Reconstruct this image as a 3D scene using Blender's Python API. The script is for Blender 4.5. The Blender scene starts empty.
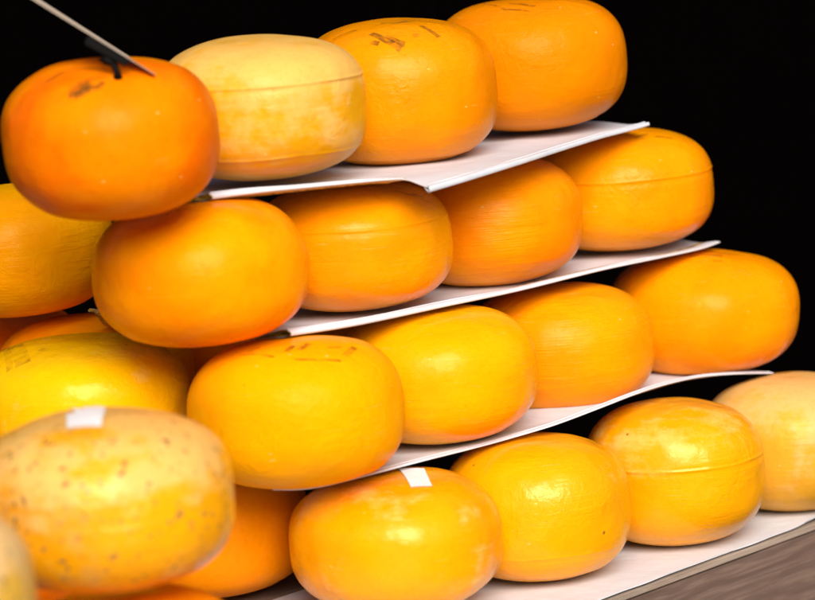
import bpy, bmesh, math, random
from mathutils import Vector, Matrix, noise
R = math.radians
S = bpy.context.scene
COL = S.collection
CAMZ = 1.40                                  # the camera is 1.4 m above the floor

# ------------------------------------------------------------------ camera
F_PX, PITCH, ROLL = 3535.8, R(8.6607), R(3.7105)
fw = Vector((0, math.cos(PITCH), -math.sin(PITCH)))
r0 = Vector((1, 0, 0)); u0 = r0.cross(fw)
RT = math.cos(ROLL) * r0 - math.sin(ROLL) * u0
UP = math.sin(ROLL) * r0 + math.cos(ROLL) * u0
CPOS = Vector((0, 0, CAMZ))
def at(px, py, y):
    """world point seen at a pixel of the 815x600 photo, at world depth y"""
    w = fw + RT * ((px - 407.5) / F_PX) + UP * ((300 - py) / F_PX)
    return CPOS + w * (y / w.y)
cd = bpy.data.cameras.new('camera'); cam = bpy.data.objects.new('camera', cd); COL.objects.link(cam)
M = Matrix((RT, UP, -fw)).transposed().to_4x4(); M.translation = CPOS
cam.matrix_world = M
cd.sensor_width = 36; cd.lens = 36 * F_PX / 815.0; cd.clip_end = 100; cd.clip_start = .05
cd.dof.use_dof = True; cd.dof.focus_distance = 4.16; cd.dof.aperture_fstop = 3.6
S.camera = cam
S.render.resolution_x, S.render.resolution_y = 1024, 754

# ------------------------------------------------------------------ light
SUN_EL, SUN_AZ = R(35), R(10)                # azimuth: degrees to the right of the camera, light from behind it
w = bpy.data.worlds.new('World'); S.world = w; w.use_nodes = True
nt = w.node_tree
sky = nt.nodes.new('ShaderNodeTexSky'); sky.sky_type = 'NISHITA'; sky.sun_disc = False
sky.sun_elevation = SUN_EL
to_sun = Vector((math.sin(SUN_AZ) * math.cos(SUN_EL), -math.cos(SUN_AZ) * math.cos(SUN_EL), math.sin(SUN_EL)))
sky.sun_rotation = math.atan2(to_sun.x, to_sun.y)
sky.air_density = .6; sky.dust_density = 6; sky.ozone_density = 0
bg = nt.nodes['Background']; bg.inputs['Strength'].default_value = .05
nt.links.new(sky.outputs[0], bg.inputs['Color'])
sd = bpy.data.lights.new('sun', 'SUN'); sd.energy = 2.7; sd.angle = R(36); sd.color = (1, .97, .93)
so = bpy.data.objects.new('sun', sd); COL.objects.link(so)
so.rotation_euler = (-to_sun).to_track_quat('-Z', 'Y').to_euler()
S.view_settings.view_transform = 'Standard'; S.view_settings.look = 'None'
S.view_settings.exposure = .56; S.view_settings.gamma = 1

# ------------------------------------------------------------------ materials
class NT:
    def __init__(s, name):
        s.m = bpy.data.materials.new(name); s.m.use_nodes = True; s.t = s.m.node_tree
        s.b = s.t.nodes['Principled BSDF']
    def n(s, kind, **kw):
        o = s.t.nodes.new('ShaderNode' + kind)
        for k, v in kw.items(): setattr(o, k, v)
        return o
    def l(s, a, b): s.t.links.new(a, b)
    def val(s, sock, v):
        if hasattr(v, 'is_linked') or isinstance(v, bpy.types.NodeSocket): s.l(v, sock)
        else: sock.default_value = v
    def mapping(s, src, scale, loc=(0, 0, 0)):
        m = s.n('Mapping'); s.l(src, m.inputs[0]); m.inputs['Scale'].default_value = scale; m.inputs['Location'].default_value = loc
        return m.outputs[0]
    def noise(s, vec, scale, detail=3, rough=.5, dist=0):
        o = s.n('TexNoise'); s.l(vec, o.inputs['Vector']); o.inputs['Scale'].default_value = scale
        o.inputs['Detail'].default_value = detail; o.inputs['Roughness'].default_value = rough; o.inputs['Distortion'].default_value = dist
        return o.outputs['Fac']
    def ramp(s, fac, a, b, lo=0, hi=1):
        o = s.n('MapRange', interpolation_type='SMOOTHSTEP'); s.l(fac, o.inputs[0])
        o.inputs[1].default_value = a; o.inputs[2].default_value = b; o.inputs[3].default_value = lo; o.inputs[4].default_value = hi
        return o.outputs[0]
    def mix(s, fac, a, b):
        o = s.n('Mix', data_type='RGBA'); s.val(o.inputs[0], fac); s.val(o.inputs[6], a); s.val(o.inputs[7], b)
        return o.outputs[2]
    def math(s, op, a, b=0.0):
        o = s.n('Math', operation=op); s.val(o.inputs[0], a); s.val(o.inputs[1], b); return o.outputs[0]
    def bump(s, h, strength, dist, prev=None):
        o = s.n('Bump'); s.l(h, o.inputs['Height']); o.inputs['Strength'].default_value = strength; o.inputs['Distance'].default_value = dist
        if prev is not None: s.l(prev, o.inputs['Normal'])
        return o.outputs[0]
def c4(c): return (c[0], c[1], c[2], 1)

PALE = (.88, .68, .18)
def wax(seed, base, warm, pale=.25, pits=.15, pale_col=PALE, rough=.3, top_pale=0.0, streak=.5, mould=0.0, gloss=.3, dim=1.0):
    """waxed cheese rind: mottled base colour, chalky pale bloom, turning streaks round the rim, pits"""
    base, warm = [(min(.95, c[0] * 1.02) * dim, c[1] * .85 * dim, c[2] * .4) for c in (base, warm)]; pale_col = (pale_col[0] * .96, pale_col[1] * .74, pale_col[2] * .62)
    rnd = random.Random(seed); loc = tuple(rnd.uniform(-9, 9) for _ in range(3))
    a = NT('waxed_rind_%02d' % seed)
    tc = a.n('TexCoord').outputs['Object']
    v = a.mapping(tc, (1, 1, 1), loc)
    # coordinates that run round the rim: angle is folded out by stretching z
    vs = a.mapping(tc, (.9, .9, 14), loc)
    big = a.noise(v, 9, 3, .55, .3); mid = a.noise(v, 26, 4, .6); fine = a.noise(v, 160, 3, .6); st = a.noise(vs, 11, 4, .6)
    st2 = a.noise(a.mapping(tc, (1, 1, 26), loc), 22, 3, .6)
    col = a.mix(a.ramp(big, .38, .66), c4(base), c4(warm))
    # chalky pale bloom in drifts and brush streaks
    bl = a.math('ADD', a.math('MULTIPLY', mid, .6), a.math('MULTIPLY', big, .55))
    bl = a.math('ADD', bl, a.math('MULTIPLY', a.math('SUBTRACT', st, .5), streak * .38))
    if top_pale:
        sp = a.n('SeparateXYZ'); a.l(tc, sp.inputs[0])
        bl = a.math('ADD', bl, a.ramp(sp.outputs[2], .06, .15, 0, top_pale))
    t0 = .86 - pale * .55
    blf = a.ramp(bl, t0, t0 + .2, 0, min(1, .45 + pale * .6))
    col = a.mix(blf, col, c4(pale_col))
    # fine speckle of the rind
    col = a.mix(a.ramp(fine, .45, .75, 0, .22), col, c4((warm[0] * .86, warm[1] * .80, warm[2])))
    scr0 = a.ramp(a.noise(a.mapping(tc, (2, 2, 46), loc), 10, 2, .5, .6), .63, .68)
    col = a.mix(a.math('MULTIPLY', scr0, a.ramp(mid, .48, .62, 0, .20 * min(1, streak + .2))), col, c4(pale_col))
    # small dark pits and knocks
    vo = a.n('TexVoronoi'); a.l(v, vo.inputs['Vector']); vo.inputs['Scale'].default_value = 34
    sep = a.n('SeparateColor'); a.l(vo.outputs['Color'], sep.inputs[0])
    pick = a.math('GREATER_THAN', sep.outputs[0], 1 - pits * .5)
    dot = a.math('MULTIPLY', a.ramp(vo.outputs['Distance'], .10, .04), pick)
    col = a.mix(a.math('MULTIPLY', dot, .75), col, c4((.16, .055, .006)))
    fl = a.n('TexVoronoi'); a.l(a.mapping(v, (1, 1, 1.7)), fl.inputs['Vector']); fl.inputs['Scale'].default_value = 58
    fs = a.n('SeparateColor'); a.l(fl.outputs['Color'], fs.inputs[0])
    flk = a.math('MULTIPLY', a.ramp(fl.outputs['Distance'], .16, .05), a.math('GREATER_THAN', fs.outputs[1], .93))
    col = a.mix(a.math('MULTIPLY', flk, .5), col, (.9, .62, .16, 1))  # pale wax flecks, which also stand in as painted glints
    if mould:
        mo = a.noise(v, 105, 2, .55)
        col = a.mix(a.ramp(mo, .605, .69, 0, min(1, mould * 2)), col, c4((.24, .14, .045)))
        mo2 = a.noise(v, 15, 3, .6)
        col = a.mix(a.ramp(mo2, .55, .75, 0, mould * .8), col, c4((.55, .40, .16)))
    a.l(col, a.b.inputs['Base Color'])
    rg = a.math('ADD', a.math('MULTIPLY', mid, .28), rough - .14)
    rg = a.math('ADD', rg, a.math('MULTIPLY', blf, .10))
    a.l(rg, a.b.inputs['Roughness'])
    a.b.inputs['Subsurface Weight'].default_value = .22
    a.b.inputs['Subsurface Radius'].default_value = (1, .38, .06)
    a.b.inputs['Subsurface Scale'].default_value = .012
    a.b.inputs['Specular IOR Level'].default_value = .05 + .30 * gloss
    a.b.inputs['Specular Tint'].default_value = (1, .84, .32, 1)
    a.b.inputs['Coat Weight'].default_value = .30 * gloss
    a.b.inputs['Coat Roughness'].default_value = .25
    # turning marks come and go round the rim; a slow ripple breaks the highlights
    patch = a.ramp(a.noise(v, 12, 2, .5), .42, .62)
    nb = a.bump(big, .30, .010)
    nb = a.bump(mid, .34, .0045, nb)
    nb = a.bump(a.math('MULTIPLY', st, patch), .40 * streak + .06, .0030, nb)
    nb = a.bump(a.math('MULTIPLY', st2, patch), .34 * streak + .05, .0016, nb)
    scr = a.ramp(a.noise(a.mapping(tc, (2, 2, 40), loc), 9, 2, .5, .6), .60, .66)
    nb = a.bump(a.math('MULTIPLY', scr, a.ramp(mid, .5, .6)), .35 * streak, -.0008, nb)
    crk = a.noise(v, 52, 3, .6, 1.2)
    nb = a.bump(a.math('MULTIPLY', crk, a.ramp(a.noise(v, 7.5, 2, .5), .47, .62)), .42, .0034, nb)
    nb = a.bump(fine, .05, .0008, nb)
    nb = a.bump(dot, .5, -.0015, nb)
    a.l(nb, a.b.inputs['Normal'])
    a.l(nb, a.b.inputs['Coat Normal'])
    return a.m

def paper_mat(name, colr=(.65, .68, .74), stain=.30):
    a = NT(name); tc = a.n('TexCoord').outputs['Object']
    n1 = a.noise(tc, 6, 4, .6); n2 = a.noise(tc, 240, 3, .6); n3 = a.noise(tc, 26, 3, .55)
    col = a.mix(a.ramp(n1, .5, .75, 0, stain), c4(colr), c4((.74, .62, .50)))
    col = a.mix(a.ramp(n2, .4, .7, 0, .15), col, c4((.70, .66, .64)))
    a.l(col, a.b.inputs['Base Color']); a.b.inputs['Roughness'].default_value = .62
    nb = a.bump(n1, .35, .02); nb = a.bump(n3, .25, .004, nb); nb = a.bump(n2, .12, .0006, nb)
    a.l(nb, a.b.inputs['Normal']); return a.m
M_PAPER = paper_mat('white_shelf_paper')
M_STICK = paper_mat('white_sticker_paper', (.88, .87, .88), .05)

def kraft():
    a = NT('gold_kraft_lining'); tc = a.n('TexCoord').outputs['Object']
    n1 = a.noise(a.mapping(tc, (1, 1, 1)), 120, 4, .7)
    a.l(a.mix(a.ramp(n1, .42, .62), c4((.60, .40, .07)), c4((.16, .10, .02))), a.b.inputs['Base Color'])
    a.b.inputs['Roughness'].default_value = .4; a.b.inputs['Metallic'].default_value = 0; return a.m
M_KRAFT = kraft()

def ink(name, c, alpha):
    a = NT(name); tc = a.n('TexCoord').outputs['Object']
    n1 = a.noise(tc, 75, 3, .6); n2 = a.noise(tc, 30, 2, .5)
    a.b.inputs['Base Color'].default_value = c4(c); a.b.inputs['Roughness'].default_value = .45
    al = a.math('MULTIPLY', a.ramp(n1, .36, .60, .25, 1), a.ramp(n2, .3, .6, .35, 1))
    a.l(a.math('MULTIPLY', al, alpha), a.b.inputs['Alpha']); return a.m
M_INK = ink('faded_brown_ink', (.13, .065, .006), .55)
M_INKF = ink('worn_yellow_ink', (.40, .20, .004), .55)
M_INKL = ink('faint_ochre_ink', (.28, .10, .003), .6)

def wood_mat(name, a0, b0):
    a = NT(name); tc = a.n('TexCoord').outputs['Object']
    v = a.mapping(tc, (1.4, 18, 18)); n1 = a.noise(v, 3.2, 6, .62, 1.2)
    v2 = a.mapping(tc, (5, 130, 130)); n2 = a.noise(v2, 2, 6, .75)
    wv = a.n('TexWave', wave_type='BANDS', bands_direction='Z'); a.l(a.mapping(tc, (.25, 1, 1)), wv.inputs[0])
    wv.inputs['Scale'].default_value = 16; wv.inputs['Distortion'].default_value = 7; wv.inputs['Detail'].default_value = 3; wv.inputs['Detail Scale'].default_value = 1.2
    col = a.mix(a.ramp(n1, .3, .7), c4(a0), c4(b0))
    col = a.mix(a.ramp(wv.outputs['Fac'], .35, .95, 0, .45), col, c4(tuple(x * .55 for x in a0)))
    col = a.mix(a.ramp(n2, .46, .62, 0, .6), col, c4(tuple(x * .55 for x in b0)))
    a.l(col, a.b.inputs['Base Color']); a.b.inputs['Roughness'].default_value = .55
    nb = a.bump(n1, .3, .004); nb = a.bump(n2, .4, .0012, nb); a.l(nb, a.b.inputs['Normal']); return a.m
M_WOOD = wood_mat('grey_brown_weathered_wood', (.165, .100, .075), (.235, .155, .118))
M_WOODE = wood_mat('worn_pale_wood_edge', (.34, .25, .19), (.42, .33, .26))

def simple(name, c, rough, spec=.5, nscale=60, amt=.25):
    a = NT(name); tc = a.n('TexCoord').outputs['Object']; n1 = a.noise(tc, nscale, 4, .6)
    a.l(a.mix(a.ramp(n1, .35, .7, 0, amt), c4(c), c4(tuple(x * .6 for x in c))), a.b.inputs['Base Color'])
    a.b.inputs['Roughness'].default_value = rough; a.b.inputs['Specular IOR Level'].default_value = spec
    nb = a.bump(n1, .15, .001); a.l(nb, a.b.inputs['Normal']); return a.m
M_BLACK = simple('black_plastic', (.0025, .0022, .002), .55, .12)
M_CARD = simple('tan_card', (.62, .50, .38), .7, .2)
M_BACKDROP = simple('unlit_interior_black', (.0009, .0005, .0005), 1, 0, 8)  # darkness of the unlit interior put into the base colour
M_FLOOR = simple('dark_stone_floor', (.05, .045, .04), .8, .2, 5)

# ------------------------------------------------------------------ helpers
def link(name, me, mats, parent=None, smooth=True):
    o = bpy.data.objects.new(name, me); COL.objects.link(o)
    for m in mats: me.materials.append(m)
    if smooth:
        for p in me.polygons: p.use_smooth = True
    if parent: o.parent = parent
    return o
def tag(o, label=None, cat=None, group=None, kind=None):
    for k, v in (('label', label), ('category', cat), ('group', group), ('kind', kind)):
        if v: o[k] = v
    return o
def mesh_from(name, verts, faces):
    me = bpy.data.meshes.new(name); me.from_pydata([tuple(v) for v in verts], [], faces); me.update(); return me

# ------------------------------------------------------------------ the cheese wheels
class Wheel:
    """a moulded wheel: superellipse profile (p across, q up), optional mould seams, soft dents"""
    def __init__(s, seed, rad, h, p=2.5, q=2.5, seams=(), lump=.0022, dome=0.0, dents=()):
        s.seed, s.rad, s.h, s.p, s.q, s.seams, s.lump, s.dents = seed, rad, h, p, q, seams, lump, dents
        rnd = random.Random(seed * 7 + 1); s.off = Vector([rnd.uniform(-50, 50) for _ in range(3)])
    def point(s, t, a):
        c, sn = max(math.cos(t), 0.0), math.sin(t)
        r = s.rad * c ** (2 / s.p); z = s.h / 2 * math.copysign(abs(sn) ** (2 / s.q), sn)
        zz = z / (s.h / 2)
        dr = 0.0
        for (zs, amp) in s.seams:              # amp > 0: a raised lip that undercuts just below
            wob = zs + .02 * noise.noise(Vector((math.cos(a) * 1.6, math.sin(a) * 1.6, zs * 9)) + s.off)
            d = (zz - wob) * s.h / 2
            k = .6 + .55 * noise.noise(Vector((math.cos(a) * 2.2, math.sin(a) * 2.2, 3.3)) + s.off)
            dr += amp * k * (math.exp(-(d / .0016) ** 2) - .32 * math.exp(-((d + .0045) / .0034) ** 2) + .35 * math.exp(-((d - .006) / .006) ** 2))
        pt = Vector((math.cos(a) * r, math.sin(a) * r, z))
        nrm = Vector((math.cos(a) * r / s.rad ** 2, math.sin(a) * r / s.rad ** 2, z / (s.h / 2) ** 2))
        nrm = nrm.normalized() if nrm.length > 1e-9 else Vector((0, 0, 1))
        q = pt + s.off
        d = s.lump * (noise.noise(q * 9) * 1.3 + noise.noise(q * 22) * .45 + noise.noise(q * 60) * .10)
        for (da, dt, w_, dep) in s.dents:      # (angle, profile angle, width, depth)
            cc = s.raw(dt, da); g = (pt - cc).length / w_
            if g < 3: d -= dep * math.exp(-g * g)
        if z < -s.h * .42: d *= .3
        pt += nrm * d + Vector((math.cos(a), math.sin(a), 0)) * dr
        pt.z += s.h / 2
        return pt, nrm
    def raw(s, t, a):
        c, sn = math.cos(t), math.sin(t)
        return Vector((math.cos(a) * s.rad * c ** (2 / s.p), math.sin(a) * s.rad * c ** (2 / s.p), s.h / 2 * math.copysign(abs(sn) ** (2 / s.q), sn)))
    def mesh(s, name):
        na = 144
        ts = [-math.pi / 2 + math.pi * (i / 84) for i in range(1, 84)]
        # rings crowd at the equator of the profile and round each seam
        for zs, amp in s.seams:
            for k in range(-14, 15):
                z = zs + k * .0009 / (s.h / 2)
                if abs(z) < .98: ts.append(math.asin(math.copysign(abs(z) ** (s.q / 2), z)))
        for k in range(1, 14):
            for sg in (-1, 1): ts.append(sg * (math.pi / 84) * (k / 14) ** 2.2)
        ts = sorted(ts); uniq = [ts[0]]
        for x in ts[1:]:
            if x - uniq[-1] > 6e-4: uniq.append(x)
        ts = uniq
        V = [s.point(-math.pi / 2, 0)[0]]; Fc = []
        for t in ts:
            for j in range(na): V.append(s.point(t, 2 * math.pi * j / na)[0])
        V.append(s.point(math.pi / 2, 0)[0])
        for j in range(na): Fc.append((0, 1 + (j + 1) % na, 1 + j))
        for i in range(len(ts) - 1):
            b = 1 + i * na
            for j in range(na): Fc.append((b + j, b + (j + 1) % na, b + na + (j + 1) % na, b + na + j))
        b = 1 + (len(ts) - 1) * na; e = len(V) - 1
        for j in range(na): Fc.append((b + j, b + (j + 1) % na, e))
        return mesh_from(name, V, Fc)
    def top_at(s, x, y):
        """surface point of the upper half over local (x, y), and its normal"""
        r = math.hypot(x, y) / s.rad; r = min(r, .9995)
        return s.point(math.acos(min(1, r ** (s.p / 2))), math.atan2(y, x))
    def hit(s, origin, px, py):
        """local point of the upper rind seen at a pixel of the photo (wheel standing at origin)"""
        o = CPOS - origin; d = (at(px, py, 5) - CPOS).normalized()
        f = lambda k: (lambda P: (math.hypot(P.x, P.y) / s.rad) ** s.p + (abs(P.z - s.h / 2) / (s.h / 2)) ** s.q - 1)(o + d * k)
        k = (-o).length - .4; prev = k
        for _ in range(1600):
            if f(k) < 0: break
            prev = k; k += .0005
        return o + d * k

def ribbon(wh, pts, width, lift=.0005, step=.003):
    """a stroke of ink lying on the rind, through local points"""
    P = [Vector((p[0], p[1])) for p in pts]; Q = []
    for a, b in zip(P[:-1], P[1:]):
        n = max(1, int((b - a).length / step))
        Q += [a.lerp(b, i / n) for i in range(n)]
    Q.append(P[-1]); V = []; Fc = []
    for i, q in enumerate(Q):
        d = (Q[min(i + 1, len(Q) - 1)] - Q[max(i - 1, 0)])
        d = d.normalized() if d.length > 1e-9 else Vector((1, 0)); sd_ = Vector((-d.y, d.x)) * width / 2
        for e in (-1, -.33, .33, 1):
            p, nn = wh.top_at(*(q + sd_ * e)); V.append(p + nn * lift)
    for i in range(len(Q) - 1):
        for k in range(3): Fc.append((i * 4 + k, i * 4 + k + 1, i * 4 + k + 5, i * 4 + k + 4))
    return V, Fc
def stamp(wh, obj, strokes, mat, name='ink_stamp'):
    first = None                             # the stamp's first mark carries its other marks
    for pts, wd in strokes:
        v, f = ribbon(wh, pts, wd); o = link(name if first is None else 'stamp_mark', mesh_from(name, v, f), [mat], first or obj)
        first = first or o
    return first
def stamp_px(wh, obj, origin, strokes, mat, name='ink_stamp'):
    out = []
    for pts, wd in strokes:
        out.append(([tuple(wh.hit(origin, *p)[:2]) for p in pts], wd))
    return stamp(wh, obj, out, mat, name)
def sticker_px(wh, obj, origin, quad):
    c = [wh.hit(origin, *p) for p in quad]; c2 = [Vector((p.x, p.y)) for p in c]; n = 8; V = []; Fc = []
    for lift in (.0012, .0004):
        for i in range(n + 1):
            for j in range(n + 1):
                q = c2[0].lerp(c2[1], i / n).lerp(c2[3].lerp(c2[2], i / n), j / n)
                p, nn = wh.top_at(q.x, q.y); V.append(p + nn * lift)
    N = (n + 1) ** 2
    for i in range(n):
        for j in range(n):
            a = i * (n + 1) + j; f = (a, a + 1, a + n + 2, a + n + 1)
            Fc.append(f); Fc.append(tuple(N + k for k in reversed(f)))
    o = link('price_sticker', mesh_from('price_sticker', V, Fc), [M_STICK], obj)
    return tag(o, 'small blank white sticker on the rind')

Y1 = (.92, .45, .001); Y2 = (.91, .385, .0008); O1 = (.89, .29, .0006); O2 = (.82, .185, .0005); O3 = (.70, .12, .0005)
P1 = (.86, .50, .10); P2 = (.86, .43, .03)
CAT = 'cheese wheel'
G = {1: 'cheese wheels in the lowest tier', 2: 'cheese wheels in the second tier up', 3: 'cheese wheels in the third tier up', 4: 'cheese wheels in the top tier',
     0: 'cheese wheels heaped in the left foreground'}
W = {}
def cheese(key, xyz, rad, h, mat, label, group, p=2.5, q=2.5, seams=(), lump=.0022, rot=0.0, dents=()):
    seed = len(W) + 3
    wh = Wheel(seed, rad, h, p, q, seams, lump, 0, dents)
    o = link('cheese_wheel', wh.mesh('cheese_wheel'), [mat])
    o.location = (xyz[0], xyz[1], xyz[2] + CAMZ)
    tag(o, label, CAT, group); W[key] = (wh, o, Vector(o.location)); return o

# top tier, left to right
cheese('41', (-.308, 3.799, -.468), .118, .173, wax(1, (.89, .285, .0006), (.83, .175, .0005), .10, .10, rough=.34, streak=.25, gloss=.12, dim=.95),
       'deep orange cheese wheel with the black clip and card stuck in its top', G[4], 2.6, 2.55, lump=.0030)
cheese('42', (-.151, 3.995, -.458), .119, .162, wax(2, (.84, .46, .012), (.84, .44, .008), .50, .12, (.85, .66, .22), .33, .26, gloss=.5, dim=.95),
       'pale straw coloured cheese wheel with moulded rims in the top tier', G[4], 2.25, 3.3, [(.40, .0017), (-.60, .0013)], .0014)
cheese('43', (.004, 4.183, -.472), .120, .170, wax(3, (.88, .35, .0008), (.86, .29, .0006), .14, .10, rough=.30, gloss=.3, dim=.92),
       'orange cheese wheel with an ink stamped top, right of the pale wheel', G[4], 2.7, 2.8, lump=.0026)
cheese('44', (.170, 4.377, -.462), .121, .163, wax(4, (.89, .31, .0008), (.87, .285, .0006), .12, .05, rough=.34, gloss=.15, dim=.84),
       'golden orange cheese wheel at the far right end of the top tier', G[4], 2.6, 2.8, lump=.0020)
# third tier
cheese('31', (-.230, 3.922, -.630), .121, .160, wax(5, Y2, O1, .10, .10, rough=.27, streak=.2, gloss=.12),
       'smooth yellow orange cheese wheel directly below the clipped top wheel', G[3], 2.8, 2.55, lump=.0028,
       dents=[(R(-125), R(62), .030, .006)])
cheese('32', (-.061, 4.096, -.629), .118, .149, wax(6, Y2, (.90, .32, .0008), .18, .05, rough=.24, streak=.8, gloss=.45),
       'glossy yellow cheese wheel with a sharp upper rim, second from left in the third tier', G[3], 2.3, 3.1, [(.42, .0012)], .0018)
cheese('33', (.102, 4.273, -.636), .118, .154, wax(7, (.90, .345, .0008), O1, .20, .05, rough=.32, streak=1.0, gloss=.3),
       'streaky golden cheese wheel with an orange spot, third from left in the third tier', G[3], 2.6, 2.7, lump=.0020)
cheese('34', (.275, 4.454, -.629), .121, .151, wax(8, Y2, (.90, .32, .0008), .20, .05, rough=.26, streak=.6, gloss=.35),
       'yellow orange cheese wheel with a rimmed shoulder at the right end of the third tier', G[3], 2.35, 3.2, [(.30, .0015)], .0016)
cheese('30', (-.469, 4.238, -.631), .120, .155, wax(9, (.95, .46, .0006), (.93, .40, .0006), .15, .10, rough=.32, streak=1.1, gloss=.2),
       'orange cheese wheel cut off by the left frame edge, under the clipped top wheel', G[3], 2.7, 2.8, lump=.0022)
# second tier
cheese('21', (-.134, 3.914, -.795), .123, .162, wax(10, (.92, .45, .0008), (.91, .40, .0008), .06, .10, rough=.36, streak=.3, gloss=.06),
       'large smooth cheese wheel with faint blocky stamp marks, at the left of the second tier', G[2], 2.85, 2.65, lump=.0022)
cheese('22', (.028, 4.100, -.792), .119, .154, wax(11, (.92, .47, .001), (.92, .42, .0008), .16, .10, rough=.24, streak=.6, gloss=.3),
       'bright yellow cheese wheel with two glints, second from left in the second tier', G[2], 2.7, 2.8, lump=.0026)
cheese('23', (.183, 4.280, -.798), .116, .152, wax(12, Y2, (.90, .32, .0008), .22, .05, rough=.32, streak=1.1, gloss=.3),
       'streaked orange yellow cheese wheel, third from left in the second tier', G[2], 2.65, 2.7, lump=.0018)
cheese('24', (.374, 4.446, -.794), .123, .154, wax(13, (.90, .35, .0008), O1, .12, .08, rough=.26, streak=.4, gloss=.18),
       'rounded golden orange cheese wheel at the right end of the second tier', G[2], 2.6, 2.5, lump=.0030)
cheese('20', (-.385, 4.235, -.795), .122, .155, wax(14, (.94, .38, .0006), (.92, .33, .0006), .12, .05, rough=.34),
       'orange cheese wheel with just its rounded top showing above the blurred yellow wheel', G[2], 2.7, 2.8)
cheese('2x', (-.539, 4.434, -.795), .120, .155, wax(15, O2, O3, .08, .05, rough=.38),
       'dark shaded orange cheese wheel in the gap at the left frame edge', G[2], 2.7, 2.8)
# lowest tier
cheese('11', (-.031, 3.948, -.953), .124, .152, wax(16, (.92, .44, .001), (.91, .38, .0008), .46, .20, (.90, .78, .26), .26, streak=.5, gloss=.85),
       'blotchy yellow orange cheese wheel with a white sticker, nearest in the lowest tier', G[1], 2.7, 2.7, lump=.0032)
cheese('12', (.136, 4.079, -.959), .110, .165, wax(17, Y1, (.92, .41, .001), .22, .12, rough=.24, streak=.7, gloss=.85),
       'lemon yellow cheese wheel with a bright shoulder, second from left in the lowest tier', G[1], 2.7, 2.8, [(-.50, .0006)], .0022)
cheese('13', (.310, 4.221, -.961), .110, .172, wax(18, Y1, (.91, .41, .001), .30, .12, (.90, .76, .24), .24, .12, streak=.6, gloss=.85),
       'yellow cheese wheel with a pale frosted shoulder and raised rim in the lowest tier', G[1], 2.5, 2.9, [(.26, .0013)], .0020)
cheese('14', (.474, 4.380, -.962), .115, .166, wax(19, (.80, .46, .06), (.78, .43, .05), .62, .10, (.82, .62, .26), .34, .12, gloss=.5, dim=.94),
       'pale buff cheese wheel at the right frame edge of the lowest tier', G[1], 2.5, 2.8, lump=.0020)
cheese('10', (-.251, 4.101, -.958), .120, .155, wax(20, (.97, .34, .0005), (.95, .28, .0005), .08, .05, rough=.34, gloss=.15),
       'dark orange cheese wheel shaded between the mottled wheel and the stickered lowest wheel', G[1], 2.7, 2.8)
# left foreground heap
cheese('C', (-.384, 4.050, -.795), .125, .160, wax(21, (.97, .62, .001), (.96, .56, .001), .34, .05, (.92, .80, .24), .25, streak=.4, gloss=.5),
       'blurred bright yellow cheese wheel with square stamp marks, behind the mottled wheel', G[0], 2.7, 2.8, lump=.0024)
cheese('D', (-.315, 3.465, -.795), .130, .172, wax(22, (.93, .48, .004), (.91, .40, .005), .52, .5, (.88, .70, .26), .28, .20, .7, .50, gloss=.85, dim=.94),
       'big blurred cheese wheel mottled yellow and buff, with a white sticker', G[0], 2.7, 2.8, lump=.0030)
cheese('E', (-.470, 3.109, -.795), .120, .160, wax(23, (.80, .56, .14), (.76, .48, .09), .62, .6, (.78, .66, .36), .36, .15, .4, .7, gloss=.2, dim=.92),
       'pale mouldy blurred cheese wheel peeking in at the bottom left corner', G[0], 2.7, 2.8, lump=.0034)
cheese('G', (-.303, 3.480, -.958), .120, .150, wax(24, O1, O2, .10, .05, rough=.34),
       'orange cheese wheel under the mottled wheel, a sliver at the bottom frame edge', G[0], 2.7, 2.8)
cheese('2b', (-.165, 4.375, -.795), .120, .155, wax(28, O1, O2, .10, .05), 'orange cheese wheel glimpsed in the dark gap left of the large stamped wheel', G[2], 2.7, 2.8)
HID = 'supporting orange cheese wheel hidden beneath the blurred wheels of the heap'
for k, (x, y) in enumerate(((-.470, 3.950), (-.500, 3.150), (-.430, 4.345))):
    cheese('H%d' % k, (x, y, -.958), .120, .160, wax(25 + k, O1, O2, .10, .05), HID, 'hidden cheese wheels under the heap')

# ink stamps and stickers, laid on the rinds
def st(key, strokes, mat, name='ink_stamp'):
    wh, o, loc = W[key]; return stamp_px(wh, o, loc, strokes, mat, name)
st('43', [([(333, 39), (345, 33), (357, 30)], 0.0052), ([(381, 24), (397, 24), (413, 22)], 0.0052), ([(371, 34), (385, 40), (401, 49)], 0.0084),
          ([(386, 36), (396, 41), (405, 44)], 0.0072), ([(420, 26), (430, 31), (439, 37)], 0.0065), ([(371, 43), (379, 44)], 0.0065), ([(413, 36), (419, 35)], 0.0078)], M_INK)
st('41', [([(40, 86), (52, 78), (68, 70), (86, 67), (104, 67)], 0.0059), ([(68, 95), (80, 88), (92, 83)], 0.0084), ([(68, 91), (78, 84), (94, 78), (106, 75)], 0.0078),
          ([(74, 96), (88, 89), (99, 86), (103, 81)], 0.0072)], M_INK)
st('21', [([(240, 355), (257, 355), (274, 358)], .0040), ([(249, 352), (258, 347)], .008), ([(287, 352), (293, 346)], .0075), ([(299, 350), (309, 344)], .0080),
          ([(295, 360), (318, 360), (341, 361)], .0042), ([(328, 348), (341, 348)], .0045), ([(345, 356), (355, 348)], .0070)], M_INKL)
st('32', [([(395, 191), (410, 195), (420, 199), (430, 203)], .0030), ([(412, 194), (424, 198)], .0035)], M_INK)
st('31', [([(110, 222), (130, 212), (150, 206)], .0030), ([(210, 199), (232, 198)], .0035)], M_INKL)
st('44', [([(463, 3), (485, 5), (505, 10), (530, 11)], .0035), ([(510, 4), (535, 6)], .006)], M_INKL)
st('24', [([(690, 259), (705, 256), (722, 257)], .0050), ([(712, 262), (722, 262)], .004)], M_INKL)
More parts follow.
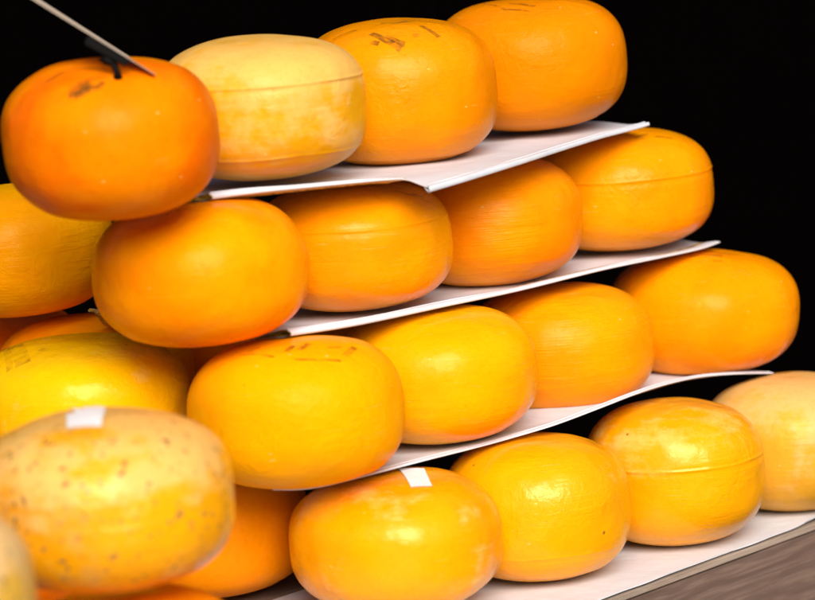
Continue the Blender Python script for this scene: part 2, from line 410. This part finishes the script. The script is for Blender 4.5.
st('34', [([(633, 138), (648, 134)], .005), ([(655, 137), (672, 139)], .0045)], M_INKL)
st('22', [([(430, 314), (452, 311), (474, 312)], .0035)], M_INKL)
st('C', [([(16, 347), (23, 364)], .0180), ([(40, 349), (51, 350.5)], .0100), ([(1, 351), (10, 370)], .0080)], M_INKF)
for key, q in (('11', [(398, 469.5), (424, 470), (432, 486), (411, 487)]), ('D', [(72, 411), (106, 409.5), (101, 427), (67, 428.5)])):
    sticker_px(W[key][0], W[key][1], W[key][2], q)

# ------------------------------------------------------------------ the sheets between the tiers
TOPS = [(v[2], v[0]) for v in W.values()]
def drape(x, y, z):
    """lift a point of a sheet clear of the wheels just below it"""
    for loc, wh in TOPS:
        r = math.hypot(x - loc.x, y - loc.y) / wh.rad
        if r < .97 and loc.z < z - .08:
            top = loc.z + wh.h / 2 + wh.h / 2 * (1 - r ** wh.p) ** (1 / wh.q)
            if top - .012 < z < top + .0025: z = top + .0025
    return z
def sheet(label, edge, zl, depth_dir, depth, lip=None, drop=.008, lip_dir=None, follow=0.0, mat=None):
    """paper board: a front edge polyline (x, y, z), running back along depth_dir; lip = (height, depth) of the folded front"""
    root = bpy.data.objects.new('shelf_sheet', None); COL.objects.link(root)
    P = [Vector(e) for e in edge]
    # smooth resample
    L = [0]
    for a, b in zip(P[:-1], P[1:]): L.append(L[-1] + (b - a).length)
    def sample(s_):
        i = max(k for k in range(len(P) - 1) if L[k] <= s_ + 1e-9); u = (s_ - L[i]) / (L[i + 1] - L[i])
        p0 = P[max(i - 1, 0)]; p1 = P[i]; p2 = P[i + 1]; p3 = P[min(i + 2, len(P) - 1)]
        return .5 * ((2 * p1) + (p2 - p0) * u + (2 * p0 - 5 * p1 + 4 * p2 - p3) * u * u + (3 * p1 - p0 - 3 * p2 + p3) * u ** 3)
    n = 90; Q = [sample(L[-1] * i / n) for i in range(n + 1)]
    dd = Vector((depth_dir[0], depth_dir[1], 0)).normalized(); m = 30; th = .0014
    root.location = Q[n // 2]; base = Vector(root.location)
    top = []
    for i, q in enumerate(Q):
        row = []
        for j in range(m + 1):
            v = (.0065 if lip and lip[1] > .02 else .0015 if lip else 0) + depth * (j / m) ** 1.5
            k = min(1, v / .045); k = k * k * (3 - 2 * k)
            k *= 1 - follow
            z = q.z * (1 - k) + (zl + CAMZ - .002) * k
            z += .0019 * noise.noise(Vector((q.x * 9, q.y * 9, v * 14)))
            x, y = q.x + dd.x * v, q.y + dd.y * v
            if v > .02: z = drape(x, y, z)
            row.append(Vector((x, y, z)))
        # rounded corner at the right end of the board
        top.append(row)
    V = []; Fc = []
    for row in top: V += [p - base for p in row]
    N = len(V)
    for row in top: V += [p - base - Vector((0, 0, th)) for p in row]
    idx = lambda i, j: i * (m + 1) + j
    for i in range(n):
        for j in range(m):
            f = (idx(i, j), idx(i + 1, j), idx(i + 1, j + 1), idx(i, j + 1)); Fc.append(f); Fc.append(tuple(N + k for k in reversed(f)))
    rim = [idx(i, 0) for i in range(n + 1)] + [idx(n, j) for j in range(1, m + 1)] + [idx(i, m) for i in range(n - 1, -1, -1)] + [idx(0, j) for j in range(m - 1, 0, -1)]
    for a, b in zip(rim, rim[1:] + rim[:1]): Fc.append((b, a, N + a, N + b))
    link('paper_sheet', mesh_from('paper_sheet', V, Fc), [mat or M_PAPER], root)
    if lip:
        hh, dp = lip; V = []; Vi = []; K = 14
        fwd = -dd; ld = Vector((lip_dir[0], lip_dir[1], 0)).normalized() if lip_dir else dd
        for i, q in enumerate(Q):
            tp = 1 - .72 * (i / n) ** .8 if dp > .02 else 1 - .4 * (i / n)                   # the fold flattens towards the far end
            h_, d_ = hh * tp, dp * (.45 + .55 * tp)
            for k in range(K + 1):
                a = math.pi * (k / K)                         # back-top, round the front, back-bottom
                bu = 1 - math.sin(a); bx = d_ * bu; e_ = min(1, bu / .15); side = 1 if k < K / 2 else -1
                zz = -h_ * .45 * (1 - e_) ** 2 - drop * tp * bu ** 1.6
                if k > K / 2: zz -= h_ * .9 * e_ ** .5 * (1 - bu) ** .8
                p = q + ld * bx + Vector((0, 0, zz + .0005)) + fwd * .003
                V.append(p - base)
                Vi.append(p + ld * .0012 * (1 if 0 < k < K else 0) - base - Vector((0, 0, side * .0011)))
        Fo = []; Fi = []
        for i in range(n):
            for k in range(K):
                a = i * (K + 1) + k; Fo.append((a, a + 1, a + K + 2, a + K + 1)); Fi.append((a + K + 1, a + K + 2, a + 1, a))
        lo = link('folded_lip', mesh_from('folded_lip', V, Fo), [mat or M_PAPER], root)
        li = link('lining', mesh_from('lining', Vi, Fi), [M_KRAFT if dp > .02 else M_PAPER], lo)
    tag(root, label, 'paper sheet', 'paper sheets between the tiers')
    return root

def edge_pts(px, d, base_off, zl, plane=True):
    """front edge through photo points: px = [(x, y, offset)], on the vertical through a line set off from the row"""
    out = []
    nn = Vector((d[1], -d[0], 0))
    for x, y, off in px:
        w_ = at(x, y, 4) - CPOS
        k = (base_off + off) / (w_.x * nn.x + w_.y * nn.y); out.append(CPOS + w_ * k)
    return out
D3, B3, Z3 = (.6435, .7654), -2.567, -.4656
D2, B2, Z2 = (.6846, .7289), -2.730, -.6307
D1, B1, Z1 = (.7074, .7068), -2.765, -.7946
sheet('white paper sheet under the pale top wheel, with an open folded end at its left',
      edge_pts([(212, 192.5, -.100), (250, 188.5, -.072), (300, 184.5, -.045), (385, 178.2, .003), (412, 178, .010)], D3, B3, Z3), Z3, (-.35, .94), .22, (.011, .046), .015, (-.97, .25))
sheet('white paper sheet with a corner drooping forward under the two right top wheels',
      edge_pts([(428, 186.5, .060), (470, 174.5, .055), (520, 159.5, .040), (560, 147, .018), (600, 135, .000), (630, 127.5, -.010), (648, 122.5, -.012)], D3, B3, Z3), Z3, (-.55, .84), .24, (.0100, .012), .001)
sheet('white paper sheet under the third tier, with an open folded end at its left',
      edge_pts([(290, 329, -.058), (360, 319, -.034), (450, 301, -.024), (520, 287, -.018), (600, 268, -.014), (660, 256, -.012), (700, 247.5, -.014), (719, 241, -.020)], D2, B2, Z2), Z2, (-.5, .87), .24, (.012, .046), .011, (-.97, .25))
sheet('wavy white paper sheet under the second tier',
      edge_pts([(272, 488, -.095), (320, 485, -.062), (420, 460, -.046), (480, 445, -.042), (530, 431, -.024), (560, 421.5, -.006), (600, 406.5, .004), (635, 393, -.002), (665, 383.5, -.012), (700, 376, -.024), (740, 373, -.030), (772, 372.5, -.030)], D1, B1, Z1), Z1, (-.5, .87), .24, (.0040, .010), .001, None, .55)
# scrap of lining showing in the gap behind the left of the third tier
sheet('small scrap of folded gold patterned paper in the gap left of the third tier',
      [at(89, 309.5, 4.13), at(97, 311.5, 4.12), at(108, 318, 4.10)], -.640, (.35, .94), .05, (.004, .012), .002, mat=M_KRAFT)

# ------------------------------------------------------------------ the counter with its covering of white paper
E0 = Vector((.1864, 3.933)); ED = Vector((.300, .351)).normalized()
ZT = CAMZ - .9625
EN = Vector((-ED.y, ED.x))
poly = [E0 + ED * .95, E0 - ED * .10, Vector((.085, 2.75)), Vector((-1.15, 2.75)), Vector((-1.15, 4.75)), E0 + ED * .02 + EN * .98, E0 + ED * .02 + EN * .36, E0 + ED * .95 + EN * .36]
def grow(pts, g):
    n = len(pts); out = []
    for i in range(n):
        a, b, c = pts[i - 1], pts[i], pts[(i + 1) % n]
        d1 = (b - a).normalized(); d2 = (c - b).normalized()
        n1 = Vector((-d1.y, d1.x)); n2 = Vector((-d2.y, d2.x)); m = (n1 + n2).normalized()
        out.append(b + m * g / max(.3, m.dot(n1)))
    return out
if sum(a.x * b.y - b.x * a.y for a, b in zip(poly, poly[1:] + poly[:1])) < 0: SG = 1
else: SG = -1
ang = math.atan2(ED.y, ED.x)
ctr = bpy.data.objects.new('wooden_counter', None); COL.objects.link(ctr)
ctr.location = (E0.x, E0.y, 0); ctr.rotation_euler = (0, 0, ang)
rotm = Matrix.Rotation(-ang, 2)
def prism(name, pts, z0, z1, mat, parent, bev=0, local=True):
    bm = bmesh.new(); vs = []
    for z in (z0, z1):
        for p in pts:
            q = rotm @ (p - E0); vs.append(bm.verts.new((q.x, q.y, z)))
    n = len(pts)
    bm.faces.new(vs[n:]); bm.faces.new(list(reversed(vs[:n])))
    for i in range(n): bm.faces.new((vs[i], vs[(i + 1) % n], vs[n + (i + 1) % n], vs[n + i]))
    bmesh.ops.recalc_face_normals(bm, faces=bm.faces)
    if bev: bmesh.ops.bevel(bm, geom=[e for e in bm.edges], offset=bev, segments=3, affect='EDGES', profile=.6)
    me = bpy.data.meshes.new(name); bm.to_mesh(me); bm.free()
    return link(name, me, [mat], parent, False)
prism('top_board', grow(poly, SG * .002), ZT - .010, ZT - .002, M_WOODE, ctr, .0015)
prism('front_board', grow(poly, -SG * .001), ZT - .34, ZT - .0115, M_WOOD, ctr, .003)
for p in grow(poly, -SG * .10):
    a, b = Vector((.04, 0)), Vector((0, .04))
    prism('leg', [p - a - b, p + a - b, p + a + b, p - a + b], 0, ZT - .3405, M_WOOD, ctr, .003)
tag(ctr, 'grey brown wooden counter with a worn edge, carrying all the cheese', 'counter')

# paper over the counter: a fine grid, its front edge slightly wavy
pv = []; pf = []; nx, ny = 160, 60
for i in range(nx + 1):
    s_ = -.45 + 1.40 * i / nx
    wv = .0016 * math.sin(s_ * 23) + .0010 * math.sin(s_ * 61 + 1)
    lift = .0035 * math.exp(-((s_ - .47) / .035) ** 2)
    for j in range(ny + 1):
        v = .35 * (j / ny) ** 1.6
        p = E0 + ED * s_ + Vector((-ED.y, ED.x)) * (v - wv * (1 if j == 0 else 0) + .001)
        z = .0012 + .0009 * (noise.noise(Vector((p.x * 14, p.y * 14, 0))) + 1) * min(1, v / .05) + lift * math.exp(-v / .03)
        pv.append((p.x - E0.x, p.y - E0.y, z))
N = len(pv)
pv += [(x, y, z - .0008) for x, y, z in pv]
for i in range(nx):
    for j in range(ny):
        a = i * (ny + 1) + j; f = (a, a + ny + 1, a + ny + 2, a + 1); pf.append(f); pf.append(tuple(N + k for k in reversed(f)))
rim = [i * (ny + 1) for i in range(nx + 1)]
for a, b in zip(rim[:-1], rim[1:]): pf.append((a, N + a, N + b, b))
po = link('counter_paper', mesh_from('counter_paper', pv, pf), [M_PAPER]); po.location = (E0.x, E0.y, ZT)
tag(po, 'white paper covering the counter top along its wooden front edge', 'paper sheet')

# ------------------------------------------------------------------ clip and price card on the top left wheel
wh, o41, loc41 = W['41']
root = bpy.data.objects.new('price_clip', None); COL.objects.link(root)
hp = wh.hit(loc41, 118, 77); foot, fn = wh.top_at(hp.x, hp.y); foot = foot + loc41
root.location = foot; YC = foot.y
def tube(name, pts, rads, mat, parent, seg=10):
    V = []; Fc = []
    for i, p in enumerate(pts):
        d = (pts[min(i + 1, len(pts) - 1)] - pts[max(i - 1, 0)]).normalized()
        a = d.cross(Vector((0, 1, 0))).normalized(); b = d.cross(a)
        for k in range(seg):
            t = 2 * math.pi * k / seg; V.append(p + (a * math.cos(t) + b * math.sin(t)) * rads[i] - root.location)
    for i in range(len(pts) - 1):
        for k in range(seg): Fc.append((i * seg + k, i * seg + (k + 1) % seg, (i + 1) * seg + (k + 1) % seg, (i + 1) * seg + k))
    Fc.append(tuple(range(seg))); Fc.append(tuple(reversed([(len(pts) - 1) * seg + k for k in range(seg)])))
    return link(name, mesh_from(name, V, Fc), [mat], parent)
def plate(name, quad, th, mat, parent, bev=.0006):
    n = (quad[1] - quad[0]).cross(quad[3] - quad[0]).normalized() * th / 2
    bm = bmesh.new(); vs = [bm.verts.new(p + n - root.location) for p in quad] + [bm.verts.new(p - n - root.location) for p in quad]
    bm.faces.new(vs[:4]); bm.faces.new(list(reversed(vs[4:])))
    for i in range(4): bm.faces.new((vs[i], vs[i + 4], vs[(i + 1) % 4 + 4], vs[(i + 1) % 4]))
    bmesh.ops.recalc_face_normals(bm, faces=bm.faces)
    bmesh.ops.bevel(bm, geom=list(bm.edges), offset=bev, segments=2, affect='EDGES')
    me = bpy.data.meshes.new(name); bm.to_mesh(me); bm.free(); return link(name, me, [mat], parent, False)
deep = (foot - fn * .020)
tube('spike', [deep, foot, foot + fn * .002, at(116.5, 70, YC), at(113, 63.5, YC), at(107, 60, YC), at(101, 56.5, YC)],
     [.0015, .0030, .0040, .0034, .0042, .0060, .0050], M_BLACK, root)
tube('spike_collar', [foot - fn * .001, foot + fn * .0025], [.0056, .0046], M_BLACK, root)
plate('jaw', [at(88, 35.5, YC - .004), at(131.5, 61.5, YC - .004), at(125, 66, YC - .004), at(84, 44, YC - .004)], .009, M_BLACK, root, .0015)
NR = [(-40, -43), (30, -1.5), (154, 74.5)]; YN = YC + .002
card = plate('card', [at(-40, -45, YN), at(155, 74.5, YN), at(155.6, 73.6, YN + .15), at(-36, -49.0, YN + .15)], .0005, M_CARD, root, .0002)
tag(root, 'black clip spiked into the top left cheese, holding a tan card seen edge on', 'price clip')

# ------------------------------------------------------------------ setting: an added dark backdrop that hides the sky, and the floor
def grid_box(name, x0, x1, y0, y1, z0, z1, mat):
    bm = bmesh.new(); bmesh.ops.create_cube(bm, size=1)
    for v in bm.verts: v.co = Vector(((x0 + x1) / 2 + v.co.x * (x1 - x0), (y0 + y1) / 2 + v.co.y * (y1 - y0), (z0 + z1) / 2 + v.co.z * (z1 - z0)))
    me = bpy.data.meshes.new(name); bm.to_mesh(me); bm.free(); return link(name, me, [mat], None, False)
fl = grid_box('floor', -8, 8, -8, 9, -.1, 0, M_FLOOR); tag(fl, kind='structure')
wl = bpy.data.objects.new('backdrop_wall', None); COL.objects.link(wl); wl.location = (0, 6.6, 0)
x = -4.0
rnd = random.Random(4)
while x < 4.0:
    wd = .34; b = grid_box('board', x, x + wd - .002, -.02 + rnd.uniform(0, .004), .02, .004, 3.2, M_BACKDROP); b.parent = wl; x += wd
tag(wl, 'added near black backdrop wall standing in for the unlit interior behind the cheeses', 'wall')
